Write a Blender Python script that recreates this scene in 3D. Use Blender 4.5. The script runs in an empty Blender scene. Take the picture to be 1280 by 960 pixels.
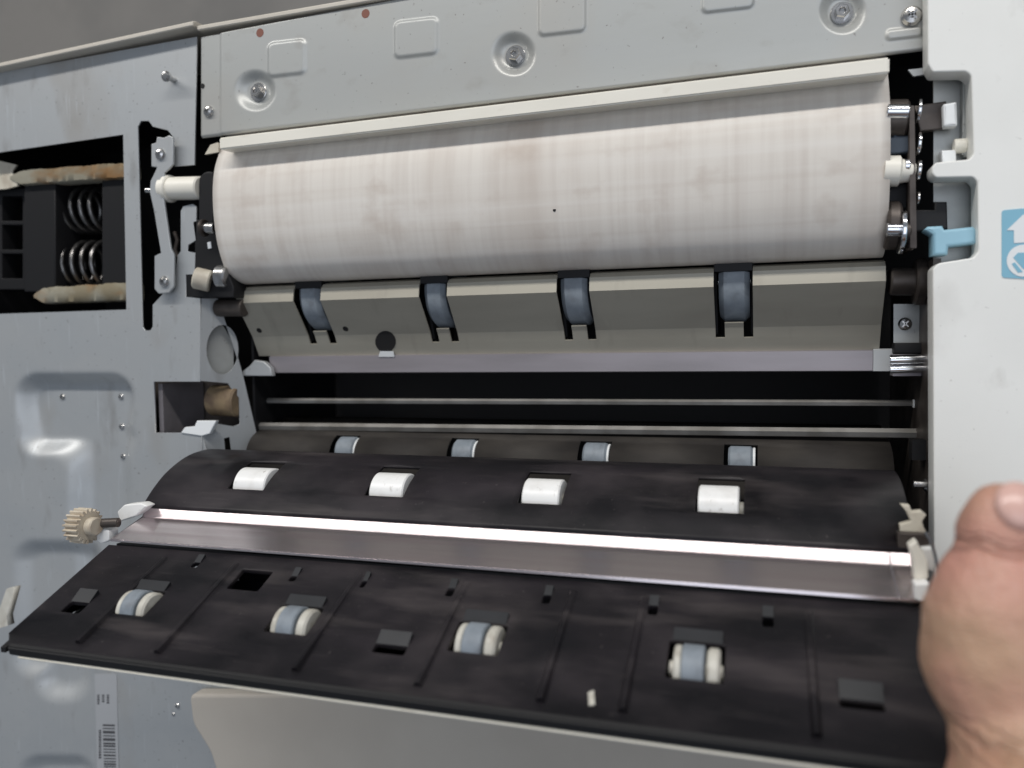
import bpy, bmesh, math, random
from mathutils import Vector, Matrix
random.seed(7)
scene = bpy.context.scene
COL = scene.collection

# ------------------------------------------------------------------ camera
# machine frame: X along the paper width, Y into the machine, Z up (metres)
FPX = 1000.0                                   # focal length in photo pixels (1280 wide)
CAMPOS = Vector((0, -0.38, 0))
_th = math.atan(1000 / 3140.0); _ro = math.radians(0.8); _pi = math.atan(0.005 + 3.14 * math.sin(_ro))
FWD = Vector((-math.sin(_th) * math.cos(_pi), math.cos(_th) * math.cos(_pi), -math.sin(_pi)))
RGT = FWD.cross(Vector((0, 0, 1))).normalized(); UPV = RGT.cross(FWD)
RGT, UPV = RGT * math.cos(_ro) - UPV * math.sin(_ro), UPV * math.cos(_ro) + RGT * math.sin(_ro)
cam_d = bpy.data.cameras.new("camera"); cam = bpy.data.objects.new("camera", cam_d); COL.objects.link(cam)
cam.matrix_world = Matrix(((RGT.x, UPV.x, -FWD.x, CAMPOS.x), (RGT.y, UPV.y, -FWD.y, CAMPOS.y),
                           (RGT.z, UPV.z, -FWD.z, CAMPOS.z), (0, 0, 0, 1)))
cam_d.sensor_width = 36; cam_d.lens = 36 * FPX / 1280; cam_d.clip_start = 0.01; cam_d.clip_end = 100
cam_d.dof.use_dof = True; cam_d.dof.focus_distance = 0.385; cam_d.dof.aperture_fstop = 6.5
scene.camera = cam

# ------------------------------------------------------------------ light
w = bpy.data.worlds.new("World"); scene.world = w; w.use_nodes = True
bg = w.node_tree.nodes["Background"]; bg.inputs[0].default_value = (0.78, 0.87, 1.0, 1); bg.inputs[1].default_value = 0.22

def lamp(name, loc, target, sx, sy, power, col):
    l = bpy.data.lights.new(name, 'AREA'); l.shape = 'RECTANGLE'; l.size = sx; l.size_y = sy
    l.energy = power; l.color = col
    o = bpy.data.objects.new(name, l); COL.objects.link(o); o.location = loc
    o.rotation_euler = (Vector(target) - Vector(loc)).to_track_quat('-Z', 'Y').to_euler()
    return o
lamp("ceiling_tube_light", (-0.60, -0.95, 1.30), (-0.60, 0, 0), 3.2, 0.10, 34, (1.0, 0.965, 0.925))
lamp("front_fill_light", (0.5, -2.2, 0.05), (-0.1, 0, 0), 2.0, 1.4, 14, (0.82, 0.88, 1.0))  # soft bluish fill lamp, added in front to brighten shaded, downward-facing surfaces
scene.view_settings.view_transform = 'Standard'; scene.view_settings.look = 'None'
scene.view_settings.exposure = -0.06; scene.view_settings.gamma = 1
scene.render.engine = 'CYCLES'
scene.cycles.max_bounces = 8; scene.cycles.use_denoising = True

# ------------------------------------------------------------------ helpers
def ray(x, y): return FWD * FPX + RGT * (x - 640) + UPV * (480 - y)
def at(x, y, Y):
    d = ray(x, y); return CAMPOS + d * ((Y - CAMPOS.y) / d.y)
def atX(x, y, X):
    d = ray(x, y); return CAMPOS + d * ((X - CAMPOS.x) / d.x)
def xat(x, Y, y=450): return at(x, y, Y).x

class Frame:
    """a plane with its own u,v axes; n = u x v points to the viewer"""
    def __init__(s, O, U, V):
        s.O = Vector(O); s.U = Vector(U).normalized(); s.V = Vector(V).normalized(); s.N = s.U.cross(s.V).normalized()
    def px(s, x, y):
        d = ray(x, y); t = (s.O - CAMPOS).dot(s.N) / d.dot(s.N)
        p = CAMPOS + d * t - s.O
        return (p.dot(s.U), p.dot(s.V))
    def P(s, x, y, h=0.0):
        u, v = s.px(x, y); return s.pt(u, v, h)
    def pt(s, u, v, h=0.0): return s.O + s.U * u + s.V * v + s.N * h
def FY(Y): return Frame((0, Y, 0), (1, 0, 0), (0, 0, 1))

def prop(o, label=None, cat=None, group=None, kind=None):
    if label: o["label"] = label
    if cat: o["category"] = cat
    if group: o["group"] = group
    if kind: o["kind"] = kind
    return o
def thing(name, loc, label, cat):
    o = bpy.data.objects.new(name, None); COL.objects.link(o); o.location = loc; o.empty_display_size = 0.02
    return prop(o, label, cat)
_loc = {}
def link(name, me, parent=None, label=None):
    o = bpy.data.objects.new(name, me); COL.objects.link(o)
    if parent is not None:
        o.parent = parent
        top = parent
        while top.parent is not None: top = top.parent
        if top is parent: o.matrix_parent_inverse = Matrix.Translation(-Vector(parent.location))
    if label: o["label"] = label
    return o
def mesh(name, verts, faces, m, parent=None, smooth=False, label=None, angle=None):
    me = bpy.data.meshes.new(name); me.from_pydata([tuple(v) for v in verts], [], faces); me.update()
    bm = bmesh.new(); bm.from_mesh(me); bmesh.ops.recalc_face_normals(bm, faces=bm.faces); bm.to_mesh(me); bm.free()
    if m: me.materials.append(m)
    if smooth:
        for p in me.polygons: p.use_smooth = True
        if angle is not None:
            try: me.set_sharp_from_angle(angle=math.radians(angle))
            except Exception: pass
    return link(name, me, parent, label)
def from_bm(name, bm, m, parent, smooth=False, label=None, angle=35):
    me = bpy.data.meshes.new(name); bmesh.ops.recalc_face_normals(bm, faces=bm.faces); bm.to_mesh(me); bm.free()
    if m: me.materials.append(m)
    if smooth:
        for p in me.polygons: p.use_smooth = True
        me.set_sharp_from_angle(angle=math.radians(angle))
    return link(name, me, parent, label)
def add_box(bm, p0, p1, bev=0.0, M=None):
    r = bmesh.ops.create_cube(bm, size=1.0)
    vs = r['verts']; p0 = Vector(p0); p1 = Vector(p1); c = (p0 + p1) / 2; d = p1 - p0
    for v in vs: v.co = Vector((v.co.x * abs(d.x), v.co.y * abs(d.y), v.co.z * abs(d.z)))
    if bev:
        es = {e for v in vs for e in v.link_edges}
        q = bmesh.ops.bevel(bm, geom=list(es), offset=bev, segments=2, affect='EDGES', profile=0.5)
        vs = list({v for f in q['faces'] for v in f.verts} | {v for v in vs if v.is_valid})
    for v in vs:
        v.co = (M @ v.co if M else v.co) + c
def box(name, p0, p1, m, parent, bev=0.0, M=None, label=None):
    bm = bmesh.new(); add_box(bm, p0, p1, bev, M); return from_bm(name, bm, m, parent, bev > 0, label)
def lathe(name, A, B, prof, m, parent, n=28, label=None, angle=35, bm=None):
    """prof: (t along A->B in metres, radius)"""
    A = Vector(A); ax = (Vector(B) - A).normalized()
    u = ax.orthogonal().normalized(); v = ax.cross(u)
    own = bm is None
    if own: bm = bmesh.new()
    rings = []
    for t, r in prof:
        if r <= 1e-7: rings.append([bm.verts.new(A + ax * t)])
        else: rings.append([bm.verts.new(A + ax * t + (u * math.cos(k * 2 * math.pi / n) + v * math.sin(k * 2 * math.pi / n)) * r) for k in range(n)])
    for a, b in zip(rings, rings[1:]):
        for k in range(n):
            k2 = (k + 1) % n
            if len(a) == 1 and len(b) == 1: continue
            if len(a) == 1: bm.faces.new((a[0], b[k], b[k2]))
            elif len(b) == 1: bm.faces.new((a[k], a[k2], b[0]))
            else: bm.faces.new((a[k], a[k2], b[k2], b[k]))
    if own: return from_bm(name, bm, m, parent, True, label, angle)
def cyl(name, A, B, r, m, parent, n=28, ch=None, label=None):
    L = (Vector(B) - Vector(A)).length; c = ch if ch is not None else min(r * 0.12, L * 0.2)
    return lathe(name, A, B, [(0, 0), (0, r - c), (c, r), (L - c, r), (L, r - c), (L, 0)], m, parent, n, label)
def tube(name, pts, r, m, parent, n=10, label=None):
    bm = bmesh.new(); pts = [Vector(p) for p in pts]; rings = []
    prev = None
    for i, p in enumerate(pts):
        t = (pts[min(i + 1, len(pts) - 1)] - pts[max(i - 1, 0)]).normalized()
        u = t.orthogonal().normalized() if prev is None else (prev - t * prev.dot(t)).normalized()
        prev = u; v = t.cross(u)
        rings.append([bm.verts.new(p + (u * math.cos(k * 2 * math.pi / n) + v * math.sin(k * 2 * math.pi / n)) * r) for k in range(n)])
    for a, b in zip(rings, rings[1:]):
        for k in range(n): bm.faces.new((a[k], a[(k + 1) % n], b[(k + 1) % n], b[k]))
    bm.faces.new(rings[0]); bm.faces.new(rings[-1][::-1])
    return from_bm(name, bm, m, parent, True, label, 50)
def rnd(loop, r, seg=4):
    """round the corners of a 2D loop; r number or per-corner list"""
    out = []; n = len(loop)
    for i in range(n):
        rr = r[i] if isinstance(r, (list, tuple)) else r
        p = Vector(loop[i]); a = Vector(loop[i - 1]); b = Vector(loop[(i + 1) % n])
        da = (a - p); db = (b - p)
        q = min(rr, da.length * 0.45, db.length * 0.45)
        if q <= 1e-6: out.append(tuple(p)); continue
        s = p + da.normalized() * q; e = p + db.normalized() * q
        for k in range(seg + 1):
            t = k / seg
            out.append(tuple(s * (1 - t) ** 2 + p * 2 * t * (1 - t) + e * t * t))
    return out
def plate(name, fr, loops, th, m, parent, bev=0.0, h=0.0, px=True, label=None, rpx=0):
    """sheet with holes: loops[0] outline, others holes; front face at height h of the frame, th thick behind it"""
    cu = bpy.data.curves.new("t", 'CURVE'); cu.dimensions = '2D'; cu.fill_mode = 'BOTH'
    for lp in loops:
        if rpx: lp = rnd(lp, rpx)
        pts = [fr.px(*p) for p in lp] if px else lp
        sp = cu.splines.new('POLY'); sp.points.add(len(pts) - 1)
        for q, (u, v) in zip(sp.points, pts): q.co = (u, v, 0, 1)
        sp.use_cyclic_u = True
    cu.extrude = max(th / 2 - bev, 1e-5)
    if bev: cu.bevel_depth = bev; cu.bevel_resolution = 2; cu.offset = -bev
    ob = bpy.data.objects.new("t", cu); COL.objects.link(ob)
    dg = bpy.context.evaluated_depsgraph_get(); dg.update()
    me = bpy.data.meshes.new_from_object(ob.evaluated_get(dg))
    bpy.data.objects.remove(ob); bpy.data.curves.remove(cu)
    me.name = name
    for v in me.vertices:
        c = v.co.copy(); v.co = fr.pt(c.x, c.y, h - th / 2 + c.z)
    me.materials.clear(); me.materials.append(m)
    bm = bmesh.new(); bm.from_mesh(me); bmesh.ops.remove_doubles(bm, verts=bm.verts, dist=1e-6)
    bmesh.ops.recalc_face_normals(bm, faces=bm.faces); bm.to_mesh(me); bm.free()
    if bev:
        for p in me.polygons: p.use_smooth = True
        me.set_sharp_from_angle(angle=math.radians(40))
        fl = [abs(p.normal.dot(fr.N)) <= .9995 for p in me.polygons]
        for p, f_ in zip(me.polygons, fl): p.use_smooth = f_
    return link(name, me, parent, label)
def prism(name, outline, x0, x1, m, parent, bev=0.0, smooth=False, label=None, angle=35):
    """outline in (Y,Z), run along X"""
    bm = bmesh.new()
    a = [bm.verts.new((x0, y, z)) for y, z in outline]; b = [bm.verts.new((x1, y, z)) for y, z in outline]
    bm.faces.new(a); bm.faces.new(b[::-1])
    n = len(a)
    for k in range(n): bm.faces.new((a[k], b[k], b[(k + 1) % n], a[(k + 1) % n]))
    if bev: bmesh.ops.bevel(bm, geom=list(bm.edges), offset=bev, segments=2, affect='EDGES')
    return from_bm(name, bm, m, parent, smooth or bev > 0, label, angle)
def sheet(name, prof, xs, m, parent, skip=lambda x, k: False, th=0.001, label=None, angle=30, flat=False):
    """bent sheet: profile (Y,Z) run along xs, cells left out where skip; thickness added behind"""
    verts = []; faces = []; nx = len(xs); npf = len(prof)
    for (y, z) in prof:
        for x in xs: verts.append((x, y, z))
    for k in range(npf - 1):
        for i in range(nx - 1):
            if skip((xs[i] + xs[i + 1]) / 2, k): continue
            faces.append((k * nx + i, k * nx + i + 1, (k + 1) * nx + i + 1, (k + 1) * nx + i))
    me = bpy.data.meshes.new(name); me.from_pydata(verts, [], faces); me.update()
    bm = bmesh.new(); bm.from_mesh(me)
    bmesh.ops.delete(bm, geom=[v for v in bm.verts if not v.link_faces], context='VERTS')
    bm.to_mesh(me); bm.free()
    me.materials.append(m)
    if not flat:
        for p in me.polygons: p.use_smooth = True
        me.set_sharp_from_angle(angle=math.radians(angle))
    o = link(name, me, parent, label)
    # make sure the normals face the viewer side, then thicken backwards
    md = o.modifiers.new("thickness", 'SOLIDIFY'); md.thickness = th; md.offset = 1 if me.polygons[0].normal.y > 0 and me.polygons[0].normal.z < 0.9 else -1
    return o
def spline(pts, n=6):
    """Catmull-Rom through (Y,Z) points"""
    out = []; P = [Vector(p) for p in pts]; P = [P[0] * 2 - P[1]] + P + [P[-1] * 2 - P[-2]]
    for i in range(1, len(P) - 2):
        for k in range(n):
            t = k / n
            q = 0.5 * ((2 * P[i]) + (P[i + 1] - P[i - 1]) * t + (2 * P[i - 1] - 5 * P[i] + 4 * P[i + 1] - P[i + 2]) * t * t + (3 * P[i] - P[i - 1] - 3 * P[i + 1] + P[i + 2]) * t ** 3)
            out.append(tuple(q))
    out.append(tuple(P[-2])); return out
def lin(a, b, n): return [a + (b - a) * i / (n - 1) for i in range(n)]
def sstep(t):
    t = max(0.0, min(1.0, t)); return t * t * (3 - 2 * t)
def rbox(x, y, x0, x1, y0, y1, r):
    cx, cy = (x0 + x1) / 2, (y0 + y1) / 2; dx = abs(x - cx) - (x1 - x0) / 2 + r; dy = abs(y - cy) - (y1 - y0) / 2 + r
    return math.hypot(max(dx, 0), max(dy, 0)) + min(max(dx, dy), 0) - r
def hfield(name, fr, c, nu, nv, hf, m, parent, label=None, thick=True):
    """sheet over the photo quad c (tl,tr,br,bl) on a plane, pressed by hf(px,py) metres toward the viewer"""
    vs = []; fs = []
    for j in range(nv + 1):
        t = j / nv
        for i in range(nu + 1):
            s = i / nu
            x = (c[0][0] * (1 - s) + c[1][0] * s) * (1 - t) + (c[3][0] * (1 - s) + c[2][0] * s) * t
            y = (c[0][1] * (1 - s) + c[1][1] * s) * (1 - t) + (c[3][1] * (1 - s) + c[2][1] * s) * t
            vs.append(fr.P(x, y, hf(x, y)))
    for j in range(nv):
        for i in range(nu):
            a = j * (nu + 1) + i; fs.append((a, a + nu + 1, a + nu + 2, a + 1))
    me = bpy.data.meshes.new(name); me.from_pydata([tuple(v) for v in vs], [], fs); me.update()
    me.materials.append(m)
    for p in me.polygons: p.use_smooth = True
    o = link(name, me, parent, label)
    if thick:
        md = o.modifiers.new("thickness", 'SOLIDIFY'); md.thickness = 0.001; md.offset = -1
    return o

# ------------------------------------------------------------------ materials
def mat(name, base, rough=0.5, metal=0.0, c2=None, nscale=(40, 40, 40), lo=0.4, hi=0.65, detail=4, bump=0.0, bscale=600, rvar=0.0,
        c3=None, n3=(8, 8, 8), lo3=0.45, hi3=0.7, sss=0.0, coat=0.0, spec=.5):
    m = bpy.data.materials.new(name); m.use_nodes = True; nt = m.node_tree; N = nt.nodes; b = N["Principled BSDF"]
    b.inputs["Base Color"].default_value = (*base, 1); b.inputs["Roughness"].default_value = rough; b.inputs["Metallic"].default_value = metal
    b.inputs["Specular IOR Level"].default_value = spec
    if coat: b.inputs["Coat Weight"].default_value = coat; b.inputs["Coat Roughness"].default_value = 0.15
    if sss:
        b.inputs["Subsurface Weight"].default_value = sss; b.inputs["Subsurface Radius"].default_value = (1, .35, .2); b.inputs["Subsurface Scale"].default_value = 0.004
    tc = N.new("ShaderNodeTexCoord")
    def noise(scale, lo, hi, det):
        mp = N.new("ShaderNodeMapping"); mp.inputs["Scale"].default_value = scale
        nt.links.new(tc.outputs["Object"], mp.inputs[0])
        nz = N.new("ShaderNodeTexNoise"); nz.inputs["Scale"].default_value = 1; nz.inputs["Detail"].default_value = det
        nt.links.new(mp.outputs[0], nz.inputs["Vector"])
        mr = N.new("ShaderNodeMapRange"); mr.inputs[1].default_value = lo; mr.inputs[2].default_value = hi
        nt.links.new(nz.outputs[0], mr.inputs[0]); return mr.outputs[0]
    col = None; f1 = None
    if c2:
        f1 = noise(nscale, lo, hi, detail)
        mx = N.new("ShaderNodeMix"); mx.data_type = 'RGBA'; nt.links.new(f1, mx.inputs[0])
        mx.inputs[6].default_value = (*base, 1); mx.inputs[7].default_value = (*c2, 1); col = mx.outputs[2]
    if c3:
        f3 = noise(n3, lo3, hi3, 5)
        mx = N.new("ShaderNodeMix"); mx.data_type = 'RGBA'; nt.links.new(f3, mx.inputs[0])
        if col: nt.links.new(col, mx.inputs[6])
        else: mx.inputs[6].default_value = (*base, 1)
        mx.inputs[7].default_value = (*c3, 1); col = mx.outputs[2]
    if col: nt.links.new(col, b.inputs["Base Color"])
    if rvar and f1 is not None:
        mr = N.new("ShaderNodeMapRange"); mr.inputs[3].default_value = rough; mr.inputs[4].default_value = min(1, rough + rvar)
        nt.links.new(f1, mr.inputs[0]); nt.links.new(mr.outputs[0], b.inputs["Roughness"])
    if bump:
        nz = N.new("ShaderNodeTexNoise"); nz.inputs["Scale"].default_value = bscale; nz.inputs["Detail"].default_value = 3
        nt.links.new(tc.outputs["Object"], nz.inputs["Vector"])
        bp = N.new("ShaderNodeBump"); bp.inputs["Strength"].default_value = 1; bp.inputs["Distance"].default_value = bump
        nt.links.new(nz.outputs[0], bp.inputs["Height"]); nt.links.new(bp.outputs[0], b.inputs["Normal"])
    return m
GALV = mat("galvanised", (.46, .475, .478), .40, .40, (.41, .43, .44), (18, 18, 30), rvar=.12, c3=(.36, .34, .31), n3=(14, 14, 9), lo3=.58, hi3=.8)
GALV2 = mat("galvanised_warm", (.44, .45, .435), .38, .35, (.39, .40, .385), (12, 12, 40), rvar=.1, c3=(.42, .40, .36), n3=(9, 9, 9), lo3=.5, hi3=.8)
COVER = mat("white_cover", (.83, .83, .79), .42, 0, (.80, .80, .76), (30, 30, 30), bump=.00004, bscale=1500, c3=(.62, .61, .57), n3=(22, 22, 16), lo3=.66, hi3=.85)
CREAM = mat("cream_plastic", (.82, .79, .70), .4, 0, (.77, .74, .65), (20, 60, 60))
LIP = mat("lip_plastic", (.56, .52, .45), .5, 0, (.50, .46, .39), (25, 25, 25))
CREAM2 = mat("aged_cream", (.62, .58, .48), .5, 0, (.45, .40, .32), (90, 90, 90))
BELT = mat("belt", (.70, .66, .60), .55, 0, (.61, .56, .505), (210, 10, 8), .42, .78, detail=6, c3=(.50, .43, .37), n3=(24, 3, 5), lo3=.50, hi3=.86, spec=.35)
def overlay(m, col, scale, lo, hi, amount, detail=6):
    """one more stain layer over a material's colour"""
    nt = m.node_tree; N = nt.nodes; b = N["Principled BSDF"]; inp = b.inputs["Base Color"]
    tc = N.new("ShaderNodeTexCoord"); mp = N.new("ShaderNodeMapping"); mp.inputs["Scale"].default_value = scale; mp.inputs["Location"].default_value = (3.3, 1.7, 5.1)
    nz = N.new("ShaderNodeTexNoise"); nz.inputs["Scale"].default_value = 1; nz.inputs["Detail"].default_value = detail
    mr = N.new("ShaderNodeMapRange"); mr.inputs[1].default_value = lo; mr.inputs[2].default_value = hi; mr.inputs[4].default_value = amount
    mx = N.new("ShaderNodeMix"); mx.data_type = 'RGBA'; mx.inputs[7].default_value = (*col, 1)
    nt.links.new(tc.outputs["Object"], mp.inputs[0]); nt.links.new(mp.outputs[0], nz.inputs["Vector"]); nt.links.new(nz.outputs[0], mr.inputs[0]); nt.links.new(mr.outputs[0], mx.inputs[0])
    if inp.is_linked: nt.links.new(inp.links[0].from_socket, mx.inputs[6])
    else: mx.inputs[6].default_value = inp.default_value
    nt.links.new(mx.outputs[2], inp)
overlay(BELT, (.46, .38, .32), (4, 4, 300), .50, .75, .16)
overlay(BELT, (.80, .78, .74), (5, 4, 160), .50, .78, .45)
overlay(BELT, (.45, .37, .31), (55, 30, 70), .56, .80, .5)
BLACK = mat("black_plastic", (.0045, .004, .0055), .40, 0, (.020, .016, .020), (13, 38, 38), .40, .72, detail=5, rvar=.25, bump=.00004, bscale=900, c3=(.058, .050, .050), n3=(16, 90, 90), lo3=.55, hi3=.80, spec=.28)
GLOSSB = mat("worn_black", (.009, .010, .012), .38, 0, (.016, .017, .020), (60, 60, 60), spec=.6)
INNER = mat("dusty_inner_black", (.030, .027, .025), .65, 0, (.05, .045, .04), (30, 60, 60), spec=.2)
MATTE = mat("matte_black", (.009, .009, .010), .55, spec=.3)
DARK = mat("dark_cavity", (.010, .009, .009), .8)
BROWN = mat("dusty_brown_metal", (.10, .085, .075), .45, .5, (.05, .04, .035), (60, 60, 60))
STEEL = mat("steel", (.62, .61, .60), .25, 1.0, (.45, .44, .42), (200, 200, 200))
CHROME = mat("chrome", (.75, .76, .78), .15, 1.0)
BAR = mat("bright_steel_bar", (.60, .545, .55), .20, .88, (.54, .47, .48), (9, 260, 260), rvar=.05)
GUIDE = mat("guide_metal", (.44, .415, .345), .45, .3, (.37, .345, .285), (10, 40, 40), rvar=.1)
STRIP = mat("lip_metal", (.32, .295, .31), .42, .4, (.27, .25, .26), (14, 90, 90))
RUBBER = mat("grey_rubber", (.24, .275, .31), .55, 0, (.19, .22, .25), (150, 150, 150))
WHITE = mat("white_roller", (.86, .86, .84), .35, 0, (.74, .73, .70), (120, 120, 120), .5, .8)
BLUE = mat("blue_plastic", (.30, .52, .63), .4)
BLUE2 = mat("sticker_blue", (.22, .47, .60), .45)
PAPERW = mat("sticker_white", (.80, .82, .82), .5)
TAN = mat("tan_sleeve", (.26, .19, .11), .6, 0, (.16, .11, .07), (120, 120, 120))
RODM = mat("worn_rod", (.38, .37, .35), .45, .8, (.25, .24, .22), (60, 60, 60))
SPRINGM = mat("dull_spring_steel", (.22, .215, .21), .3, .9, (.12, .115, .11), (150, 150, 150))
HUB = mat("hub_plastic", (.60, .585, .52), .45, 0, (.48, .46, .40), (130, 130, 130))
GEAR = mat("gear_plastic", (.60, .53, .42), .5, 0, (.42, .34, .25), (150, 150, 150))
FOAM = mat("foam", (.27, .255, .20), .85, 0, (.20, .17, .11), (40, 60, 60), .42, .6, bump=.00012, bscale=500, c3=(.22, .12, .045), n3=(30, 60, 60), lo3=.52, hi3=.68)
RUST = mat("red_brown_mark", (.20, .075, .05), .6)
BEIGE = mat("beige_cover", (.52, .475, .41), .5, 0, (.47, .425, .365), (14, 14, 14), bump=.00005, bscale=1200)
PRINT = mat("grey_print", (.07, .07, .075), .6)
PAPER = mat("label_paper", (.50, .52, .53), .5)
LABELP = mat("faded_label", (.45, .46, .47), .4, .2)
NAVY = mat("dark_blue_plastic", (.035, .05, .07), .4)
WALL = mat("wall", (.22, .21, .195), .8, 0, (.175, .17, .16), (6, 6, 6), bump=.001, bscale=60)
SKIN = mat("skin", (.50, .315, .21), .42, 0, (.39, .225, .145), (45, 45, 45), .35, .7, bump=.00025, bscale=420, c3=(.60, .30, .24), n3=(22, 22, 22), lo3=.5, hi3=.75, sss=.12)
NAIL = mat("nail", (.66, .42, .36), .25)

overlay(GALV, (.17, .15, .13), (60, 60, 22), .60, .78, .5); overlay(GALV, (.55, .58, .60), (400, 60, 30), .62, .72, .5, 3); overlay(GALV, (.12, .11, .10), (500, 500, 500), .70, .76, .6, 2)
overlay(GALV2, (.24, .21, .18), (45, 60, 60), .60, .82, .45); overlay(GALV2, (.14, .12, .11), (450, 450, 450), .70, .76, .6, 2)
overlay(COVER, (.42, .40, .36), (70, 70, 40), .64, .80, .35); overlay(COVER, (.30, .28, .25), (420, 420, 420), .72, .78, .3, 2)
overlay(BLACK, (.14, .125, .12), (700, 500, 500), .70, .78, .3, 2); overlay(BLACK, (.10, .09, .09), (60, 900, 900), .62, .75, .12, 3); overlay(BLACK, (.060, .051, .054), (30, 42, 42), .46, .78, .5, 3); overlay(BLACK, (.003, .003, .005), (22, 30, 30), .55, .72, .8, 3)
overlay(WHITE, (.35, .32, .28), (300, 200, 200), .64, .74, .6, 3); overlay(RUBBER, (.10, .10, .11), (200, 60, 200), .52, .8, .5); overlay(HUB, (.24, .20, .15), (200, 200, 200), .56, .76, .6)
overlay(CREAM, (.50, .44, .35), (90, 160, 160), .60, .8, .4); overlay(GUIDE, (.20, .18, .15), (90, 40, 25), .58, .8, .4)
# skin: fine cells and creases
nt = SKIN.node_tree; N_ = nt.nodes; b_ = N_["Principled BSDF"]
tc_ = N_.new("ShaderNodeTexCoord"); vo = N_.new("ShaderNodeTexVoronoi"); vo.feature = 'DISTANCE_TO_EDGE'; vo.inputs["Scale"].default_value = 1
mp_ = N_.new("ShaderNodeMapping"); mp_.inputs["Scale"].default_value = (520, 520, 900); nt.links.new(tc_.outputs["Object"], mp_.inputs[0]); nt.links.new(mp_.outputs[0], vo.inputs["Vector"])
# creases across the thumb: grooves at given heights, wandering a little
sx = N_.new("ShaderNodeSeparateXYZ"); nt.links.new(tc_.outputs["Object"], sx.inputs[0])
nzc = N_.new("ShaderNodeTexNoise"); nzc.inputs["Scale"].default_value = 90; nzc.inputs["Detail"].default_value = 3; nt.links.new(tc_.outputs["Object"], nzc.inputs["Vector"])
def math_(op, a, b=None, c=None):
    n = N_.new("ShaderNodeMath"); n.operation = op
    for k, v in enumerate((a, b, c)):
        if v is None: continue
        if hasattr(v, "links"): nt.links.new(v, n.inputs[k])
        else: n.inputs[k].default_value = v
    return n.outputs[0]
zz = math_('MULTIPLY_ADD', nzc.outputs[0], .009, sx.outputs[2])
acc = vo.outputs[0]; crease = None
for yp, wd, dp in ((682, .0011, 2.6), (694, .0009, 2.0), (672, .0007, 1.2), (905, .0014, 2.6), (918, .0010, 1.4), (893, .0008, 1.4), (760, .0009, .25), (842, .0009, .3)):
    z0 = at(1240, yp, -.160).z + .0045
    d = math_('ABSOLUTE', math_('SUBTRACT', zz, z0)); t = math_('MINIMUM', math_('DIVIDE', d, wd), 1.0)
    g = math_('SUBTRACT', 1.0, t); crease = math_('MULTIPLY', g, dp * .12) if crease is None else math_('MAXIMUM', crease, math_('MULTIPLY', g, dp * .12))
    acc = math_('MULTIPLY_ADD', g, -dp, acc)
mxs = N_.new("ShaderNodeMix"); mxs.data_type = 'RGBA'; mxs.inputs[7].default_value = (.20, .085, .05, 1)
nt.links.new(crease, mxs.inputs[0]); nt.links.new(b_.inputs["Base Color"].links[0].from_socket, mxs.inputs[6]); nt.links.new(mxs.outputs[2], b_.inputs["Base Color"])
class ad: outputs = [acc]
bp_ = N_.new("ShaderNodeBump"); bp_.inputs["Distance"].default_value = .0004; bp_.inputs["Strength"].default_value = .8; nt.links.new(ad.outputs[0], bp_.inputs["Height"])
old = b_.inputs["Normal"].links[0].from_socket; nt.links.new(old, bp_.inputs["Normal"]); nt.links.new(bp_.outputs[0], b_.inputs["Normal"])

# ------------------------------------------------------------------ setting
mesh("wall", [(-4.0, .75, -3.0), (4.0, .75, -3.0), (4.0, .75, 3.0), (-4.0, .75, 3.0), (-4.0, .80, -3.0), (4.0, .80, -3.0), (4.0, .80, 3.0), (-4.0, .80, 3.0)],
     [(0, 1, 2, 3), (4, 5, 6, 7), (0, 1, 5, 4), (1, 2, 6, 5), (2, 3, 7, 6), (3, 0, 4, 7)], WALL)["kind"] = "structure"

XL, XR = -0.2908, 0.0500            # ends of the paper path
COP = thing("photocopier", (-0.12, 0.10, -0.30), "opened grey photocopier body with steel side panels and a white plastic side cover", "photocopier")

def screw(parent, P, N, r, kind="dome", m=STEEL):
    P = Vector(P); N = Vector(N).normalized()
    bm = bmesh.new()
    if kind == "hex":
        lathe("", P, P + N, [(0, r * 1.5), (r * .18, r * 1.5), (r * .25, r * 1.4), (r * .25, 0)], None, None, 24, bm=bm)
        lathe("", P + N * r * .25, P + N, [(0, r), (r * .7, r), (r * .85, r * .85), (r * .85, r * .5), (r * .5, r * .35), (r * .5, 0)], None, None, 6, bm=bm)
    elif kind == "stud":
        lathe("", P, P + N, [(0, r * .55), (r * 1.7, r * .55), (r * 1.9, r * .95), (r * 2.3, r), (r * 2.7, r * .7), (r * 2.85, 0)], None, None, 20, bm=bm)
    else:
        lathe("", P, P + N, [(0, r), (r * .25, r), (r * .55, r * .75), (r * .68, r * .35), (r * .3, r * .25), (r * .3, 0)], None, None, 20, bm=bm)
        u = N.orthogonal().normalized(); v = N.cross(u)
        for a in (u, v):
            b = v if a is u else u
            q = [P + N * r * .70 + a * s * r * .6 + b * t * r * .10 for s, t in ((-1, -1), (1, -1), (1, 1), (-1, 1))]
            q2 = [c - N * r * .3 for c in q]
            vs = [bm.verts.new(c) for c in q + q2]
            bm.faces.new(vs[:4])
            for k in range(4): bm.faces.new((vs[k], vs[(k + 1) % 4], vs[4 + (k + 1) % 4], vs[4 + k]))
    return from_bm("screw", bm, m, parent, True, None, 30)

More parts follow.
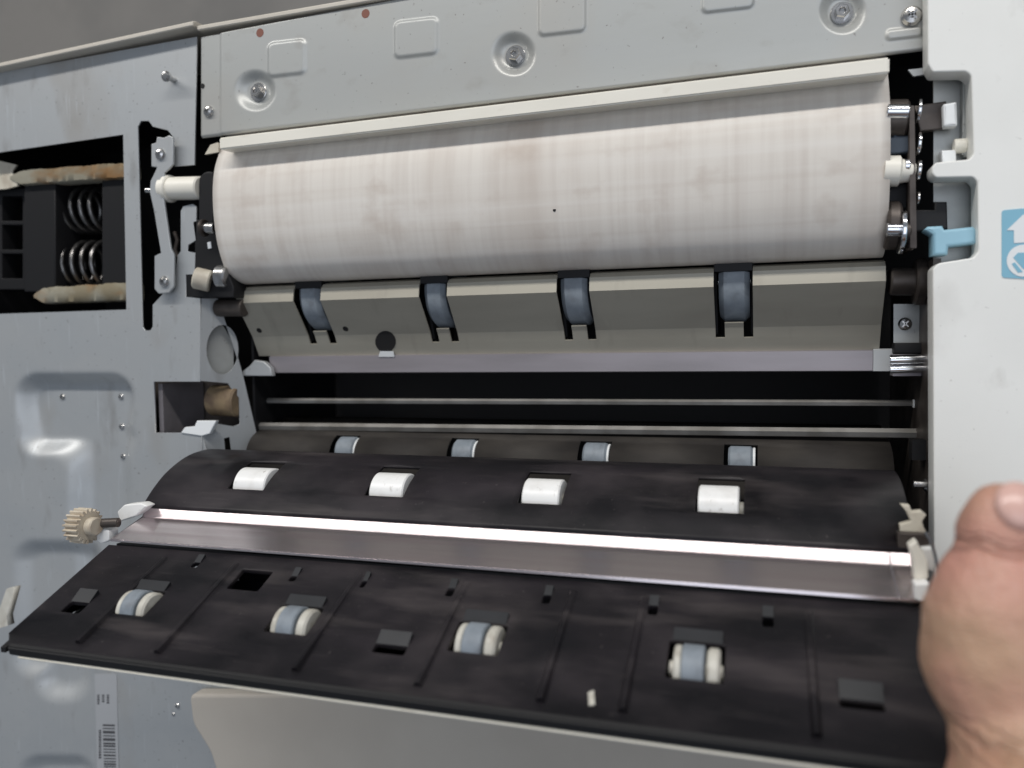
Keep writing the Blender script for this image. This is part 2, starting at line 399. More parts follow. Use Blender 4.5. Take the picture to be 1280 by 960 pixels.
# ---- chassis behind the panels
bm = bmesh.new()
cx0, cx1, cy0, cy1, cz0, cz1 = -0.50, 0.22, 0.016, 0.13, -0.40, 0.155
for a, b in (((cx0, cy1, cz0), (cx1, cy1 + .004, cz1)), ((cx0, cy0, cz1), (cx1, cy1, cz1 + .004)), ((cx0, cy0, cz0 - .004), (cx1, cy1, cz0)),
             ((cx0 - .004, cy0, cz0), (cx0, cy1, cz1)), ((cx1, cy0, cz0), (cx1 + .004, cy1, cz1))):
    add_box(bm, a, b)
from_bm("chassis", bm, DARK, COP)

# ---- left side panel
FL = FY(0.004)
emb = [(-130, 425), (186, 425), (186, 985), (-130, 985)]
outline = [(-200, 127), (-200, 1350), (330, 1350), (330, 860), (252, 541), (194, 541), (192, 477), (250, 477), (250, 373), (232, 371), (232, 343), (243, 343),
           (244, 316), (234, 314), (235, 306), (245, 300), (245, 258), (241, 255), (229, 258), (226, 264), (226, 314), (222, 319), (218, 356), (205, 366), (191, 381), (191, 408), (188, 413), (181, 413), (178, 408), (172, 158), (176, 151), (186, 151),
           (191, 158), (210, 163), (217, 172), (218, 208), (243, 206), (246, 46)]
opening = [(-110, 206), (-110, 396), (158, 387), (154, 168)]
SIDE = plate("side_panel", FL, [outline, emb, opening], .0012, GALV, COP, label="blue grey steel side panel with cut-outs and pressed channels")
def emb_h(x, y):
    da = rbox(x, y, 26, 160, 474, 566, 22); db = rbox(x, y, 88, 160, 474, 770, 22)
    hh = max(24 - abs(da - db), 0) / 24 * sstep((y - 520) / 30); d = min(da, db) - hh * hh * 6
    da = rbox(x, y, 24, 84, 684, 838, 20); db = rbox(x, y, 52, 104, 684, 868, 20)
    d2 = min(da, db)
    d3 = rbox(x, y, 30, 112, 952, 1200, 20)
    e = min((x + 130), 186 - x, y - 425, 985 - y)
    k = sstep(e / 10.0)
    lo = sstep((y - 500) / 60)
    return -(0.0085 * sstep(.5 - (d + 6 * lo) / (20.0 + 8 * lo)) + 0.0062 * sstep(.5 - d2 / 26.0) + .0055 * sstep(.5 - d3 / 24.0)) * k
hfield("pressed_panel", FL, emb, 110, 190, emb_h, GALV, COP, "steel panel area with pressed channels and rivets", thick=False)
for x, y in ((64, 497), (138, 497), (139, 535), (141, 573)):
    screw(SIDE, FL.P(x, y, emb_h(x, y)), FL.N, .0019, "dome")
screw(SIDE, FL.P(218, 100), Vector((0, -1, 0)), .0030, "stud")
screw(SIDE, FL.P(222, 882), FL.N, .0016)
screw(SIDE, FL.P(217, 893), FL.N, .0010)
# flange folded back into the machine
Xf = FL.P(250, 420).x
fd = Vector((XL - .002 - Xf, .030 - .004, 0)).normalized()
FF = Frame((Xf, .0042, 0), fd, (0, 0, 1))
fl_out = [(250.5, 373), (250.5, 476), (285, 479), (290, 487), (299, 497), (300, 530), (292, 533), (268, 529), (262, 541), (252, 545), (252, 600), (322, 600), (325, 560), (303, 466), (272, 373)]
fl_hole = [(258 + 20 + 20 * math.cos(a), 437 + 31 * math.sin(a)) for a in [k * math.pi / 12 for k in range(24)]]
fl_hole2 = [(280, 548), (287, 546), (290, 566), (282, 567)]
plate("side_flange", FF, [fl_out, fl_hole, fl_hole2], .001, GALV, COP, label="folded grey flange with an oval hole")
plate("flange_backing", Frame(FF.O + fd * 0 - FF.N * .006, fd, (0, 0, 1)), [[(255, 402), (255, 475), (292, 475), (292, 430), (276, 402)]], .001, GALV2, COP)
# window under the lever: brown duct with a tan roller and a white clip
box("duct_back", at(190, 545, .045), at(305, 470, .05), BROWN, COP)
prism("duct_wall", [(.008, -.06), (.044, -.06), (.044, -.02), (.008, -.02)], Xf - .034, Xf - .031, STRIP, COP)
cyl("tan_roller", at(266, 500, .024), at(300, 502, .024), .0092, TAN, COP)
plate("white_clip", FY(.003), [[(226, 541), (231, 534), (243, 533), (246, 526), (270, 526), (266, 534), (262, 542), (252, 545)]], .003, PAPERW, COP, bev=.0004)

# ---- opening on the left: cassette with springs and foam
FO = FY(.022)
for x0, x1 in ((30, 69), (127, 165)):
    plate("frame_post", FY(.016), [[(x0, 222), (x1, 222), (x1, 365), (x0, 365)]], .02, MATTE, COP, bev=.001)
g = [[(-110, 235), (32, 235), (32, 362), (-110, 362)]]
for y0, y1 in ((245, 276), (281, 312), (317, 348)):
    for xa, xb in ((-100, -55), (-48, -5), (2, 28)):
        g.append([(xa, y0), (xb, y0), (xb, y1), (xa, y1)])
plate("lattice", FY(.02), g, .012, MATTE, COP, bev=.0006)
def foam(px0, px1, yt0, yt1, yb0, yb1, Y):
    bm = bmesh.new(); n = 60; m_ = 10
    ring = []
    for i in range(n + 1):
        s = i / n; x = px0 + (px1 - px0) * s
        top = yt0 + (yt1 - yt0) * s + random.uniform(-.35, .35) + .5 * math.sin(i * .37); bot = yb0 + (yb1 - yb0) * s + random.uniform(-.4, .4)
        k = min(1, .25 + s * 9)
        c = (top + bot) / 2; top = c + (top - c) * k; bot = c + (bot - c) * k
        A = at(x, top, Y); B = at(x, bot, Y); r = []
        for q in range(m_):
            a = q * 2 * math.pi / m_
            mid = (A + B) / 2; hh = (A.z - B.z) / 2
            e = 1 + random.uniform(-.008, .008)
            r.append(bm.verts.new((mid.x, Y + .006 - .006 * math.copysign(abs(math.cos(a)) ** .3, math.cos(a)) * e, mid.z + hh * math.copysign(abs(math.sin(a)) ** .3, math.sin(a)) * e)))
        ring.append(r)
    for a, b in zip(ring, ring[1:]):
        for q in range(m_): bm.faces.new((a[q], a[(q + 1) % m_], b[(q + 1) % m_], b[q]))
    bm.faces.new(ring[0]); bm.faces.new(ring[-1])
    return from_bm("foam_strip", bm, FOAM, COP, True, None, 60)
foam(12, 158, 213, 202, 232, 222, .012)["label"] = "torn yellowed foam strip above the springs"
foam(42, 162, 360, 352, 380, 376, .012)["label"] = "torn yellowed foam strip below the springs"
plate("torn_tab", FY(.013), [[(-60, 210), (-5, 200), (20, 206), (14, 214), (22, 232), (8, 236), (-60, 240)]], .002, CREAM2, COP)
def spring(y, px0, px1, turns, rpx, Y):
    A = at(px0, y, Y); B = at(px1, y, Y); r = (at(px0, y - rpx, Y) - A).length
    pts = []
    n = turns * 20
    for i in range(n + 1):
        t = i / n; a = t * turns * 2 * math.pi
        p = A.lerp(B, t); pts.append((p.x, p.y + r * math.cos(a), p.z + r * math.sin(a)))
    return tube("coil_spring", pts, .0015, SPRINGM, COP, 8)
spring(263, 70, 140, 6, 27, .036); spring(332, 72, 144, 6, 29, .036)

# ---- lever arm with its two screws
lev = [(205, 172), (211, 169), (216, 172), (216, 205), (211, 211), (205, 216), (206, 226), (204, 246), (213, 310), (217, 318), (217, 358), (211, 366), (198, 367), (193, 361), (193, 320), (201, 316), (192, 262), (187, 240), (188, 226), (194, 214), (196, 209), (189, 208), (189, 180), (195, 178), (196, 171)]
ARM = plate("lever_arm", FY(-.001), [lev], .0016, GALV, COP, bev=.0004, label="bent grey steel lever arm with a screw at each end")
screw(ARM, at(201, 193, -.001), (0.1, -1, 0), .0032); screw(ARM, at(206, 352, -.001), (0, -1, 0), .0032)
cyl("pivot_pin", at(183, 238, .004), at(190, 238, .004), .0016, STEEL, COP)
tube("return_spring_wire", [at(x, y, .012) for x, y in ((218, 290), (222, 300), (219, 312), (223, 322))], .0012, BROWN, COP)

# ---- top panel with pressed pads and dimpled screws
FT = FY(0.001)
cT = [(250, 46), (1160, -127), (1160, 62), (250, 172)]
dim = [(319, 113, 27, 13), (642, 67, 29, 14), (1053, 13, 31, 15)]
pads = [(336, 382, 52, 94), (494, 547, 25, 70), (674, 732, -12, 42), (878, 942, -40, 13)]
def top_h(x, y):
    h = 0
    for cx, cy, R, r in dim:
        d = math.hypot(x - cx, y - cy); h -= .0034 * sstep((R - d) / (R - r))
    for x0, x1, y0, y1 in pads:
        ys = y - (-.115) * (x - (x0 + x1) / 2)
        d = rbox(x, ys, x0, x1, y0, y1, 7); h += .0011 * sstep(.5 - d / 5.0)
    h -= .0009 * sstep((277 - x) / 4.0)
    d = rbox(x, y + .115 * (x - 1130), 1108, 1152, 36, 48, 5); h += .0010 * sstep(.5 - d / 5)
    ed = 172 - .1209 * (x - 250) - y
    h -= .0012 * sstep((3 - ed) / 3)
    return h
TOP = hfield("top_panel", FT, cT, 560, 110, top_h, GALV2, COP, "wide grey steel top panel with pressed pads and dimpled screws")
for cx, cy, R, r in dim: screw(TOP, FT.P(cx, cy, top_h(cx, cy)), FT.N + Vector((0, 0, .03)), .0034 if cx < 900 else .0032, "hex")
screw(TOP, FT.P(260, 139, -.0009), FT.N, .0032); screw(TOP, FT.P(1139, 21, 0), FT.N, .0042)
for x, y in ((325, 41), (457, 17)): cyl("paint_dot", FT.P(x, y), FT.P(x, y, .0001), .0023, RUST, TOP, 24, 0)
cyl("hole", FT.P(252, 107, -.0009), FT.P(252, 107, -.0007), .0014, DARK, TOP, 16, 0)
# top cover lips (thin slabs that run back over the machine)
def slab(name, a, b, Yf, th_, m, label):
    A = at(a[0], a[1], Yf); B = at(b[0], b[1], Yf)
    bm = bmesh.new()
    vs = []
    for P in (A, B):
        for (y, z) in ((Yf, 0), (Yf, th_), (Yf + .003, th_ + .0012), (.16, th_ + .0012), (.16, 0)):
            vs.append(bm.verts.new((P.x, y, P.z + z)))
    bm.faces.new(vs[:5]); bm.faces.new(vs[5:])
    for k in range(5): bm.faces.new((vs[k], vs[(k + 1) % 5], vs[5 + (k + 1) % 5], vs[5 + k]))
    bmesh.ops.bevel(bm, geom=list(bm.edges), offset=.0005, segments=1, affect='EDGES')
    return from_bm(name, bm, m, COP, False, label)
slab("top_cover_lip", (-220, 131), (241, 32), -.003, .0024, LIP, "aged cream edge of the top cover above the side panel")
slab("top_cover_lip", (246, 38), (1300, -141), -.001, .0024, LIP, "aged cream edge of the top cover above the wide top panel")

# ---- white side cover on the right
FR = FY(-.012)
rc = [(1159, -120), (1160, 80), (1166, 90), (1207, 89), (1214, 94), (1217, 192), (1212, 199), (1170, 203), (1165, 208), (1165, 217), (1170, 222), (1216, 221), (1222, 227), (1223, 314), (1217, 322), (1173, 329), (1166, 336), (1170, 1350), (1480, 1350), (1480, -120)]
RC = plate("side_cover", FR, [rnd(rc, 3)], .012, COVER, COP, bev=.0006, label="white plastic side cover with two square notches")
# label on the cover
ST = plate("sticker", FR, [rnd([(1252, 263), (1307, 258), (1307, 350), (1252, 347)], 4)], .0003, BLUE2, COP, h=.0003, label="light blue sticker with a white arrow and a round symbol")
plate("arrow", FR, [[(1258, 288), (1279, 268), (1300, 286), (1289, 287), (1289, 303), (1267, 304), (1267, 288)]], .0001, PAPERW, ST, h=.0005)
ring = [(1279 + 21 * math.cos(k * math.pi / 16), 326 + 20 * math.sin(k * math.pi / 16)) for k in range(32)]
plate("symbol_disc", FR, [ring], .0001, PAPERW, ST, h=.0005)
plate("symbol_mark", FR, [[(1266, 322), (1272, 316), (1280, 316), (1292, 328), (1288, 338), (1278, 336)]], .0001, BLUE2, ST, h=.00065)
plate("symbol_mark", FR, [[(1264, 330), (1268, 328), (1278, 340), (1272, 341)]], .0001, BLUE2, ST, h=.00065)
# what shows in the notches
plate("notch_plate", FY(.005), [[(1167, 80), (1235, 80), (1235, 345), (1167, 345)]], .0015, GALV2, COP)
prism("notch_rail", [(-.001, at(1205, 100, 0).z), (.010, at(1205, 100, 0).z), (.010, at(1205, 196, 0).z), (-.001, at(1205, 196, 0).z)], xat(1203, 0, 150), xat(1212, 0, 150), GALV2, COP, bev=.0008)
plate("latch_arm", FY(-.001), [[(1143, 132), (1183, 126), (1186, 160), (1150, 164)]], .004, BROWN, COP, bev=.0006)
plate("latch_tip", FY(-.005), [rnd([(1179, 130), (1196, 127), (1197, 157), (1180, 158)], 2)], .006, PAPERW, COP, bev=.0008)
plate("white_block", FY(-.002), [[(1177, 188), (1195, 187), (1196, 203), (1178, 204)]], .006, PAPERW, COP, bev=.0006)
cyl("cream_knob", at(1192, 183, .0), at(1208, 182, .0), .0030, CREAM, COP)
lv = [(1156, 287), (1160, 283), (1178, 282), (1181, 287), (1217, 283), (1221, 287), (1221, 304), (1186, 308), (1185, 318), (1166, 319), (1166, 293)]
plate("blue_lever", FY(-.008), [lv], .010, BLUE, COP, bev=.0012, label="light blue release lever in the lower notch")
plate("lever_holder", FY(-.002), [[(1140, 262), (1168, 262), (1168, 252), (1184, 252), (1185, 286), (1140, 290)]], .006, MATTE, COP, bev=.0008)

# ---- transfer belt unit
BU = thing("transfer_belt_unit", (-0.12, 0.03, 0.034), "wide off-white transfer belt with dirty streaks under a cream strip", "belt unit")
prof = spline([(.012, .128), (.006, .118), (.001, .109), (-.0035, .099), (-.0055, .088), (-.0055, .074), (-.0033, .0595), (.0014, .0476), (.0064, .0412), (.0138, .0374), (.024, .0380), (.036, .043)], 6)
cl = spline([(.036, .043), (.050, .060), (.050, .105), (.030, .128), (.012, .128)], 4)[1:-1]
bm = bmesh.new()
loop = prof + cl; xs = lin(XL + .0003, XR - .0003, 70)
R_ = [[bm.verts.new((x, y, z)) for y, z in loop] for x in xs]
for a, b in zip(R_, R_[1:]):
    for k in range(len(loop)): bm.faces.new((a[k], a[(k + 1) % len(loop)], b[(k + 1) % len(loop)], b[k]))
belt = from_bm("belt", bm, BELT, BU, True, "off-white belt with faint brown vertical streaks", 60)
md = belt.modifiers.new("t", 'SOLIDIFY'); md.thickness = .0004; md.offset = -1
for xa, xb in ((XL + .001, XL + .004), (XR - .004, XR - .001)):
    prism("belt_end", [(y * .94 + .0015, .08 + (z - .08) * .94) for y, z in loop], xa, xb, MATTE, BU)
zs = at(275, 171, -.0112).z
A0 = at(274, 187, -.0112); A1 = at(1112, 91, -.0112); T0 = at(274, 172, -.0112); T1 = at(1112, 71, -.0112)
bm = bmesh.new(); vs = []
for lo_, hi_ in ((A0, T0), (A1, T1)):
    for (y, z) in ((-.0112, lo_.z), (-.0112, hi_.z), (.004, hi_.z + .0005), (.004, lo_.z + .001)): vs.append(bm.verts.new((lo_.x, y, z)))
bm.faces.new(vs[:4]); bm.faces.new(vs[4:])
for k in range(4): bm.faces.new((vs[k], vs[(k + 1) % 4], vs[4 + (k + 1) % 4], vs[4 + k]))
bmesh.ops.bevel(bm, geom=list(bm.edges), offset=.0007, segments=2, affect='EDGES')
from_bm("cream_strip", bm, CREAM, BU, True, "narrow cream plastic strip along the top of the belt", 40)
zt = at(693, 262, -.0055).z; yt = min(prof, key=lambda q: abs(q[1] - zt))[0]
cyl("toner_speck", (at(693, 262, yt).x, yt - .0001, zt), (at(693, 262, yt).x, yt + .0003, zt), .0008, MATTE, belt, 10, 0)
plate("strip_tab", FY(.0), [[(256, 193), (263, 181), (272, 178), (273, 190)]], .002, CREAM2, BU)
# left end of the unit
cyl("end_shaft", at(203, 236, .004), at(252, 235, .004), .0065, CREAM, BU, label="cream plastic shaft end")
cyl("shaft_flange", at(209, 236, .004), at(215, 236, .004), .0078, CREAM, BU)
plate("end_cap", FY(.000), [rnd([(248, 222), (256, 214), (266, 214), (266, 280), (248, 280)], 4)], .02, MATTE, BU, bev=.001)
plate("end_bracket", FY(.004), [[(240, 276), (266, 270), (272, 300), (280, 330), (292, 358), (292, 372), (232, 372), (232, 344), (243, 343), (243, 300)]], .012, MATTE, BU, bev=.0008)
cyl("roller_pin", at(251, 285, -.003), at(269, 285, -.003), .0030, STEEL, BU)
cyl("pin_collar", at(253, 285, -.003), at(257, 285, -.003), .0048, BROWN, BU)
plate("bracket_tab", FY(.0034), [[(259, 303), (263, 302), (264, 310), (260, 311)]], .001, PAPERW, BU)
cyl("cream_boss", at(243, 347, .000), at(264, 352, .004), .0062, CREAM2, BU)
cyl("chrome_ring", at(274, 346, .006), at(288, 346, .006), .0068, STEEL, BU)
cyl("lower_shaft", at(272, 385, .014), at(306, 385, .014), .005, BROWN, BU)
# right end of the unit
plate("end_plate", FY(-.004), [rnd([(1137, 132), (1143, 132), (1146, 310), (1138, 310)], 2)], .026, BROWN, BU)
def stub(name, px0, px1, y, r, m, Y=.004): return cyl(name, at(px0, y, Y), at(px1, y, Y), r, m, BU)
stub("upper_roller", 1105, 1134, 150, .0085, BROWN); stub("roller_journal", 1108, 1136, 140, .0032, CHROME, -.003)
stub("washer", 1146, 1150, 139, .0052, CHROME, -.001); stub("washer", 1146, 1150, 180, .0048, CHROME, -.001); stub("washer", 1146, 1150, 213, .0046, CHROME, -.001); stub("washer", 1146, 1149, 248, .003, STEEL, -.001)
plate("blue_block", FY(.0), [[(1108, 171), (1116, 170), (1117, 165), (1121, 165), (1122, 169), (1138, 169), (1138, 190), (1108, 193)]], .012, NAVY, BU, bev=.0008)
lathe("cream_bushing", at(1104, 214, .0), at(1135, 214, .0), [(0, 0), (0, .0065), (.006, .0065), (.007, .005), (.011, .0045), (.0125, .003), (.0125, 0)], CREAM, BU)
stub("journal", 1130, 1137, 208, .0032, CHROME, -.002); stub("lower_journal", 1108, 1126, 287, .003, CHROME, -.002); stub("lower_roller", 1106, 1124, 282, .0105, BROWN, .006)
stub("pulley", 1124, 1130, 290, .0095, CHROME, .0); stub("pulley_hub", 1130, 1138, 290, .0045, BROWN, .0)
plate("bearing_block", FY(.006), [[(1108, 225), (1137, 228), (1137, 262), (1108, 262)]], .012, MATTE, BU, bev=.001)

# ---- guide plate below the belt
gp = [(.022, .0365), (.0165, .0352), (.0140, .0330), (.0128, .0262), (.0275, .0070), (.0300, .0020), (.0335, -.0046)]
notch = []
for a, b in ((367, 401), (524, 559), (696, 737), (892, 941)): notch.append((xat(a, .0140, 360), xat(b, .0140, 350)))
xs = sorted(set([XL - .0005, XR + .0008] + [v for n_ in notch for v in (n_[0], n_[0] + .0045, n_[1] - .0045, n_[1])]))
gp2 = gp[:4] + [(.0258, .0092)] + gp[4:]
def gskip(x, k):
    for a, b in notch:
        if a < x < b:
            if k <= 3: return True
            if k in (4, 5) and not (a + .0045 < x < b - .0045): return True
    return False
GP = sheet("guide_plate", gp2, xs, GUIDE, COP, gskip, .001, "olive grey metal guide plate notched for four rollers", flat=True)
rpx = [(372, 398), (529, 555), (700, 733), (898, 937)]
for (a, b), (q0, q1) in zip(notch, rpx):
    r0, r1 = xat(q0, .0165, 375), xat(q1, .0165, 365)
    prism("roller_housing", [(.020, .037), (.060, .037), (.060, .004), (.032, .004)], a - .0005, a + .001, MATTE, COP)
    prism("roller_housing", [(.020, .037), (.060, .037), (.060, .004), (.032, .004)], b - .001, b + .0005, MATTE, COP)
    prism("roller_housing", [(.0150, .0372), (.0150, .0335), (.0190, .0330), (.0300, .0372)], a + .0003, b - .0003, MATTE, COP)
    ro = cyl("guide_roller", (r0, .0362, .0300), (r1, .0362, .0300), .0200, RUBBER, COP, 40, label="blue grey rubber roller set in a notch of the guide plate")
    cyl("axle", (a, .0362, .0300), (b, .0362, .0300), .003, STEEL, ro)
fg = Frame((0, .0128, .0262), (1, 0, 0), Vector((0, .0128 - .0275, .0262 - .0070)))
for x, y, r in ((324, 413, .0017), (432, 411, .0017)): cyl("hole", fg.P(x, y, -.0002), fg.P(x, y, .0002), r, DARK, GP, 20, 0)
fg2 = Frame((0, .0275, .0070), (1, 0, 0), Vector((0, .0275 - .0300, .0070 - .0020)))
ycr = 417.0
for f_, sg in ((fg, -1), (fg2, 1)):
    a0 = math.asin((ycr - 427) / 13.5); 
    angs = [math.pi - a0 + (math.pi + 2 * a0) * k / 14 for k in range(15)] if sg < 0 else [a0 + (math.pi - 2 * a0) * k / 14 for k in range(15)]
    plate("hole", f_, [[(482 + 13 * math.cos(t), 427 + 13.5 * math.sin(t)) for t in angs]], .0003, DARK, GP, h=.00015)
plate("hole_tab", FY(.0312), [[(475, 439), (491, 439), (493, 446), (473, 446)]], .001, PAPER, GP)
# lip strip under it
a = at(338, 449, .030); b = at(1090, 436, .030)
sheet("lip_strip", [(.0335, -.0046), (.0318, -.0050), (.0322, -.0145), (.034, -.0150)], [xat(337, .0320), xat(1091, .0320)], STRIP, COP, th=.001, flat=True, label="purple grey metal lip strip")
sheet("lip_strip", [(.0330, -.0042), (.0312, -.0048), (.0316, -.0147), (.034, -.0150)], [xat(1091.5, .0320), xat(1116, .0320)], PAPER, COP, th=.001, flat=True)
plate("end_bracket", FY(.027), [[(303, 464), (312, 457), (318, 450), (330, 452), (338, 460), (340, 470), (303, 470)]], .004, GALV, COP, bev=.0006)
for y, r in ((450, .0022), (462, .0018)): cyl("bright_rod", at(1112, y, .020), at(1170, y - 2, .020), r, CHROME, COP)
box("rod_block", at(1116, 470, .024), at(1170, 442, .034), STRIP, COP)
# ---- dark gap with two rods
for (xa, ya, xb, yb, r, Y) in ((330, 501, 1150, 504, .0017, .044), (322, 533, 1152, 542, .0025, .036)):
    A = at(xa, ya, Y); B = at(xb, yb, Y)
    cyl("cross_rod", A, B, r, RODM, COP, 6)
box("rod_clip", at(1142, 510, .040), at(1149, 499, .044), PAPERW, COP, .0004)
# inner guide with four small rollers
ig = spline([(.070, -.044), (.045, -.047), (.030, -.0505), (.022, -.0565), (.019, -.066), (.020, -.080)], 4)
win = []
for a, b in ((417, 448), (562, 597), (724, 764), (905, 947)): win.append((xat(a, .026, 557), xat(b, .026, 560)))
xs = sorted(set([XL - .002, XR + .006] + [v for w_ in win for v in w_]))
kk = [i for i, (y, z) in enumerate(ig) if .0195 < y < .033]
sheet("inner_guide", ig, xs, INNER, COP, lambda x, k: k in kk and any(a < x < b for a, b in win), .0012, "dusty black inner guide with small roller windows")
for a, b in win:
    ro = cyl("inner_roller", (a + .002, .031, -.0605), (b - .0022, .031, -.0605), .0088, RUBBER, COP, 32)
    cyl("hub", (b - .0022, .031, -.0605), (b - .0010, .031, -.0605), .0082, PAPERW, ro)
# right inner wall and fittings
xw = xat(1164, .0, 500)
box("inner_wall", (xw, -.001, -.14), (xw + .003, .12, .034), BROWN, COP)
box("left_inner_wall", (XL - .004, .031, -.12), (XL - .0025, .125, .03), MATTE, COP)
cyl("brown_shaft", at(1112, 352, .018), at(1160, 352, .018), .0062, BROWN, COP); cyl("shaft_collar", at(1142, 352, .018), at(1158, 352, .018), .0105, BROWN, COP)
pb = plate("fitting_plate", FY(.03), [[(1117, 380), (1170, 380), (1170, 430), (1117, 430)]], .001, GALV2, COP)
screw(pb, at(1131, 405, .03), (0, -1, 0), .003)
box("black_stop", at(1118, 442, .024), at(1165, 428, .034), MATTE, COP, .0005)
for y in (606,): screw(COP, (xw, -.004 + .01, at(1150, y, .006).z), (-1, 0, 0), .003)
cyl("wall_pin", (xw, .004, at(1150, 605, .004).z), (xw - .006, .004, at(1150, 605, .004).z), .0016, STEEL, COP)
box("wall_slot", at(1140, 575, .010), at(1160, 548, .018), MATTE, COP)
plate("top_bracket", FY(.004), [rnd([(1138, 90), (1142, 95), (1162, 92), (1162, 84), (1135, 87)], 1)], .002, PAPER, COP)

# ---- lower front cover below the flap
lc = [(236, 868), (240, 905), (262, 940), (276, 985), (284, 1350), (1480, 1350), (1480, 868)]
LCV = plate("lower_cover", FY(-.006), [rnd(lc, 8)], .010, BEIGE, COP, bev=.002, label="beige grey plastic lower front cover")
# barcode label on the side panel
FB = Frame(FL.O, FL.U, FL.V)
LB = plate("barcode_label", FL, [[(119, 842), (146, 842), (150, 1010), (123, 1010)]], .0002, LABELP, COP, h=.0003, label="narrow paper label with a vertical barcode")
y = 905.0; k = 0
vs = []; fs = []
while y < 1000:
    hgt = random.choice((1.4, 2.2, 3.4)); x0 = 129 + (y - 905) * .03
    q = [FL.P(x0, y, .0004), FL.P(x0 + 15, y + .4, .0004), FL.P(x0 + 15, y + hgt + .4, .0004), FL.P(x0, y + hgt, .0004)]
    fs.append(tuple(range(len(vs), len(vs) + 4))); vs += q; y += hgt + random.choice((1.0, 1.4, 2.2))
mesh("barcode", vs, fs, PRINT, LB)
vs = []; fs = []
for c0, ya, yb in ((124, 912, 948), (122, 868, 880), (128, 868, 878), (134, 868, 880)):
    yy = ya
    while yy < yb:
        hgt = random.uniform(1.2, 2.6)
        q = [FL.P(c0, yy, .0004), FL.P(c0 + 3, yy, .0004), FL.P(c0 + 3, yy + hgt, .0004), FL.P(c0, yy + hgt, .0004)]
        fs.append(tuple(range(len(vs), len(vs) + 4))); vs += q; yy += hgt + .9
mesh("small_print", vs, fs, PRINT, LB)

# ================================================================== flap
FLP = thing("paper_guide_flap", (-0.12, -0.10, -0.125), "open black paper guide flap with white and grey rollers and a bright metal bar", "flap")
FXL, FXR = XL - .0005, XR + .001
# upper curved guide
up = spline([(-.004, -.0600), (-.008, -.0573), (-.018, -.0562), (-.032, -.0578), (-.046, -.0632), (-.056, -.0700), (-.064, -.0775)], 6)
fu = lambda x0, x1, y, Y: (xat(x0, Y, y), xat(x1, Y, y))
wr = [fu(299, 340, 600, -.046), fu(467, 511, 603, -.046), fu(655, 704, 611, -.046), fu(872, 926, 622, -.046)]
wr = [(a - .0004, b + .0014) for a, b in wr]
xs = sorted(set(lin(FXL, FXR, 12) + [v for w_ in wr for v in w_]))
kw = [i for i, (y, z) in enumerate(up) if -.0535 < y < -.0335]
sheet("upper_guide", up, xs, BLACK, FLP, lambda x, k: k in kw and any(a < x < b for a, b in wr), .0015, "curved dusty black upper guide with white roller windows")
for a, b in wr:
    ro = cyl("white_roller", (a + .0008, -.0425, -.0690), (b - .0020, -.0425, -.0690), .0098, WHITE, FLP, 40, .0006)
    cyl("hub", (b - .0020, -.0425, -.0690), (b - .0002, -.0425, -.0690), .0035, CREAM, ro)
    box("roller_well", (a - .001, -.056, -.0825), (b + .001, -.030, -.080), MATTE, FLP)
# small ridges along the upper rear edge
for px in (365, 470, 520, 640, 765, 850, 1095):
    X = xat(px, -.008, 574)
    prism("edge_tab", [(-.003, -.0578), (-.012, -.0552), (-.020, -.0562), (-.012, -.0590)], X, X + .006, BLACK, FLP, bev=.0003)
# left curled side of the upper guide
# bright metal bar
bp = [(-.0640, -.0768), (-.0668, -.0812), (-.0870, -.0872), (-.0872, -.0884), (-.0668, -.0826), (-.0630, -.0775)]
prism("metal_bar", bp, xat(178, -.0665, 637), xat(1114, -.069, 690), BAR, FLP, bev=.0002, label="bright polished metal bar along the flap")
bp2 = [(y, z + .0001) for y, z in bp]
prism("metal_bar_end", bp2, xat(1114.6, -.069, 690), xat(1141, -.069, 690), BAR, FLP, bev=.0002)
box("bar_support", (FXL + .004, -.086, -.094), (FXR - .004, -.064, -.0895), MATTE, FLP)
# gear and its shaft
gc = at(104, 657, -.090); gx0 = gc.x - .004; gx1 = gc.x + .004
gy, gz = gc.y, gc.z
go = []
nt_ = 20
for k in range(nt_):
    for f_, r in ((.0, .0066), (.25, .0082), (.5, .0080), (.75, .0064)):
        a_ = (k + f_) * 2 * math.pi / nt_; go.append((gy + r * math.cos(a_), gz + r * math.sin(a_)))
gear = prism("gear", go, gx0, gx1, GEAR, FLP, label="small beige toothed gear on the end of the shaft")
cyl("gear_hub", (gx1 - .0002, gy, gz), (gx1 + .004, gy, gz), .0042, GEAR, gear)
cyl("drive_shaft", (gx0 - .003, gy, gz), (FXL + .004, gy + .006, gz + .001), .0022, BROWN, FLP)
# white end clips
def clip(pts, Y, th_, m=WHITE): return plate("end_clip", FY(Y), [rnd(pts, 2)], th_, m, FLP, bev=.0006)
clip([(146, 640), (155, 631), (176, 629), (184, 633), (170, 645), (150, 652)], -.070, .006)
clip([(119, 664), (126, 660), (136, 663), (136, 676), (126, 680), (119, 674)], -.086, .006)
clip([(1136, 683), (1146, 676), (1150, 684), (1160, 702), (1161, 724), (1143, 726), (1142, 704)], -.082, .006, CREAM)
clip([(1143, 730), (1162, 729), (1161, 745), (1152, 753), (1144, 750)], -.088, .006)
clip([(1152, 686), (1165, 685), (1169, 704), (1167, 716), (1160, 712), (1156, 700)], -.078, .004)
tube("clip_wire", [at(x, y, -.080) for x, y in ((1156, 665), (1163, 675), (1169, 695), (1172, 712), (1171, 730))], .0006, STEEL, FLP, 6)
plate("beige_latch", FY(-.060), [[(1126, 631), (1137, 632), (1140, 640), (1152, 639), (1158, 644), (1153, 652), (1155, 660), (1160, 668), (1125, 668), (1125, 656), (1139, 652), (1133, 640)]], .004, CREAM2, FLP, bev=.0005)
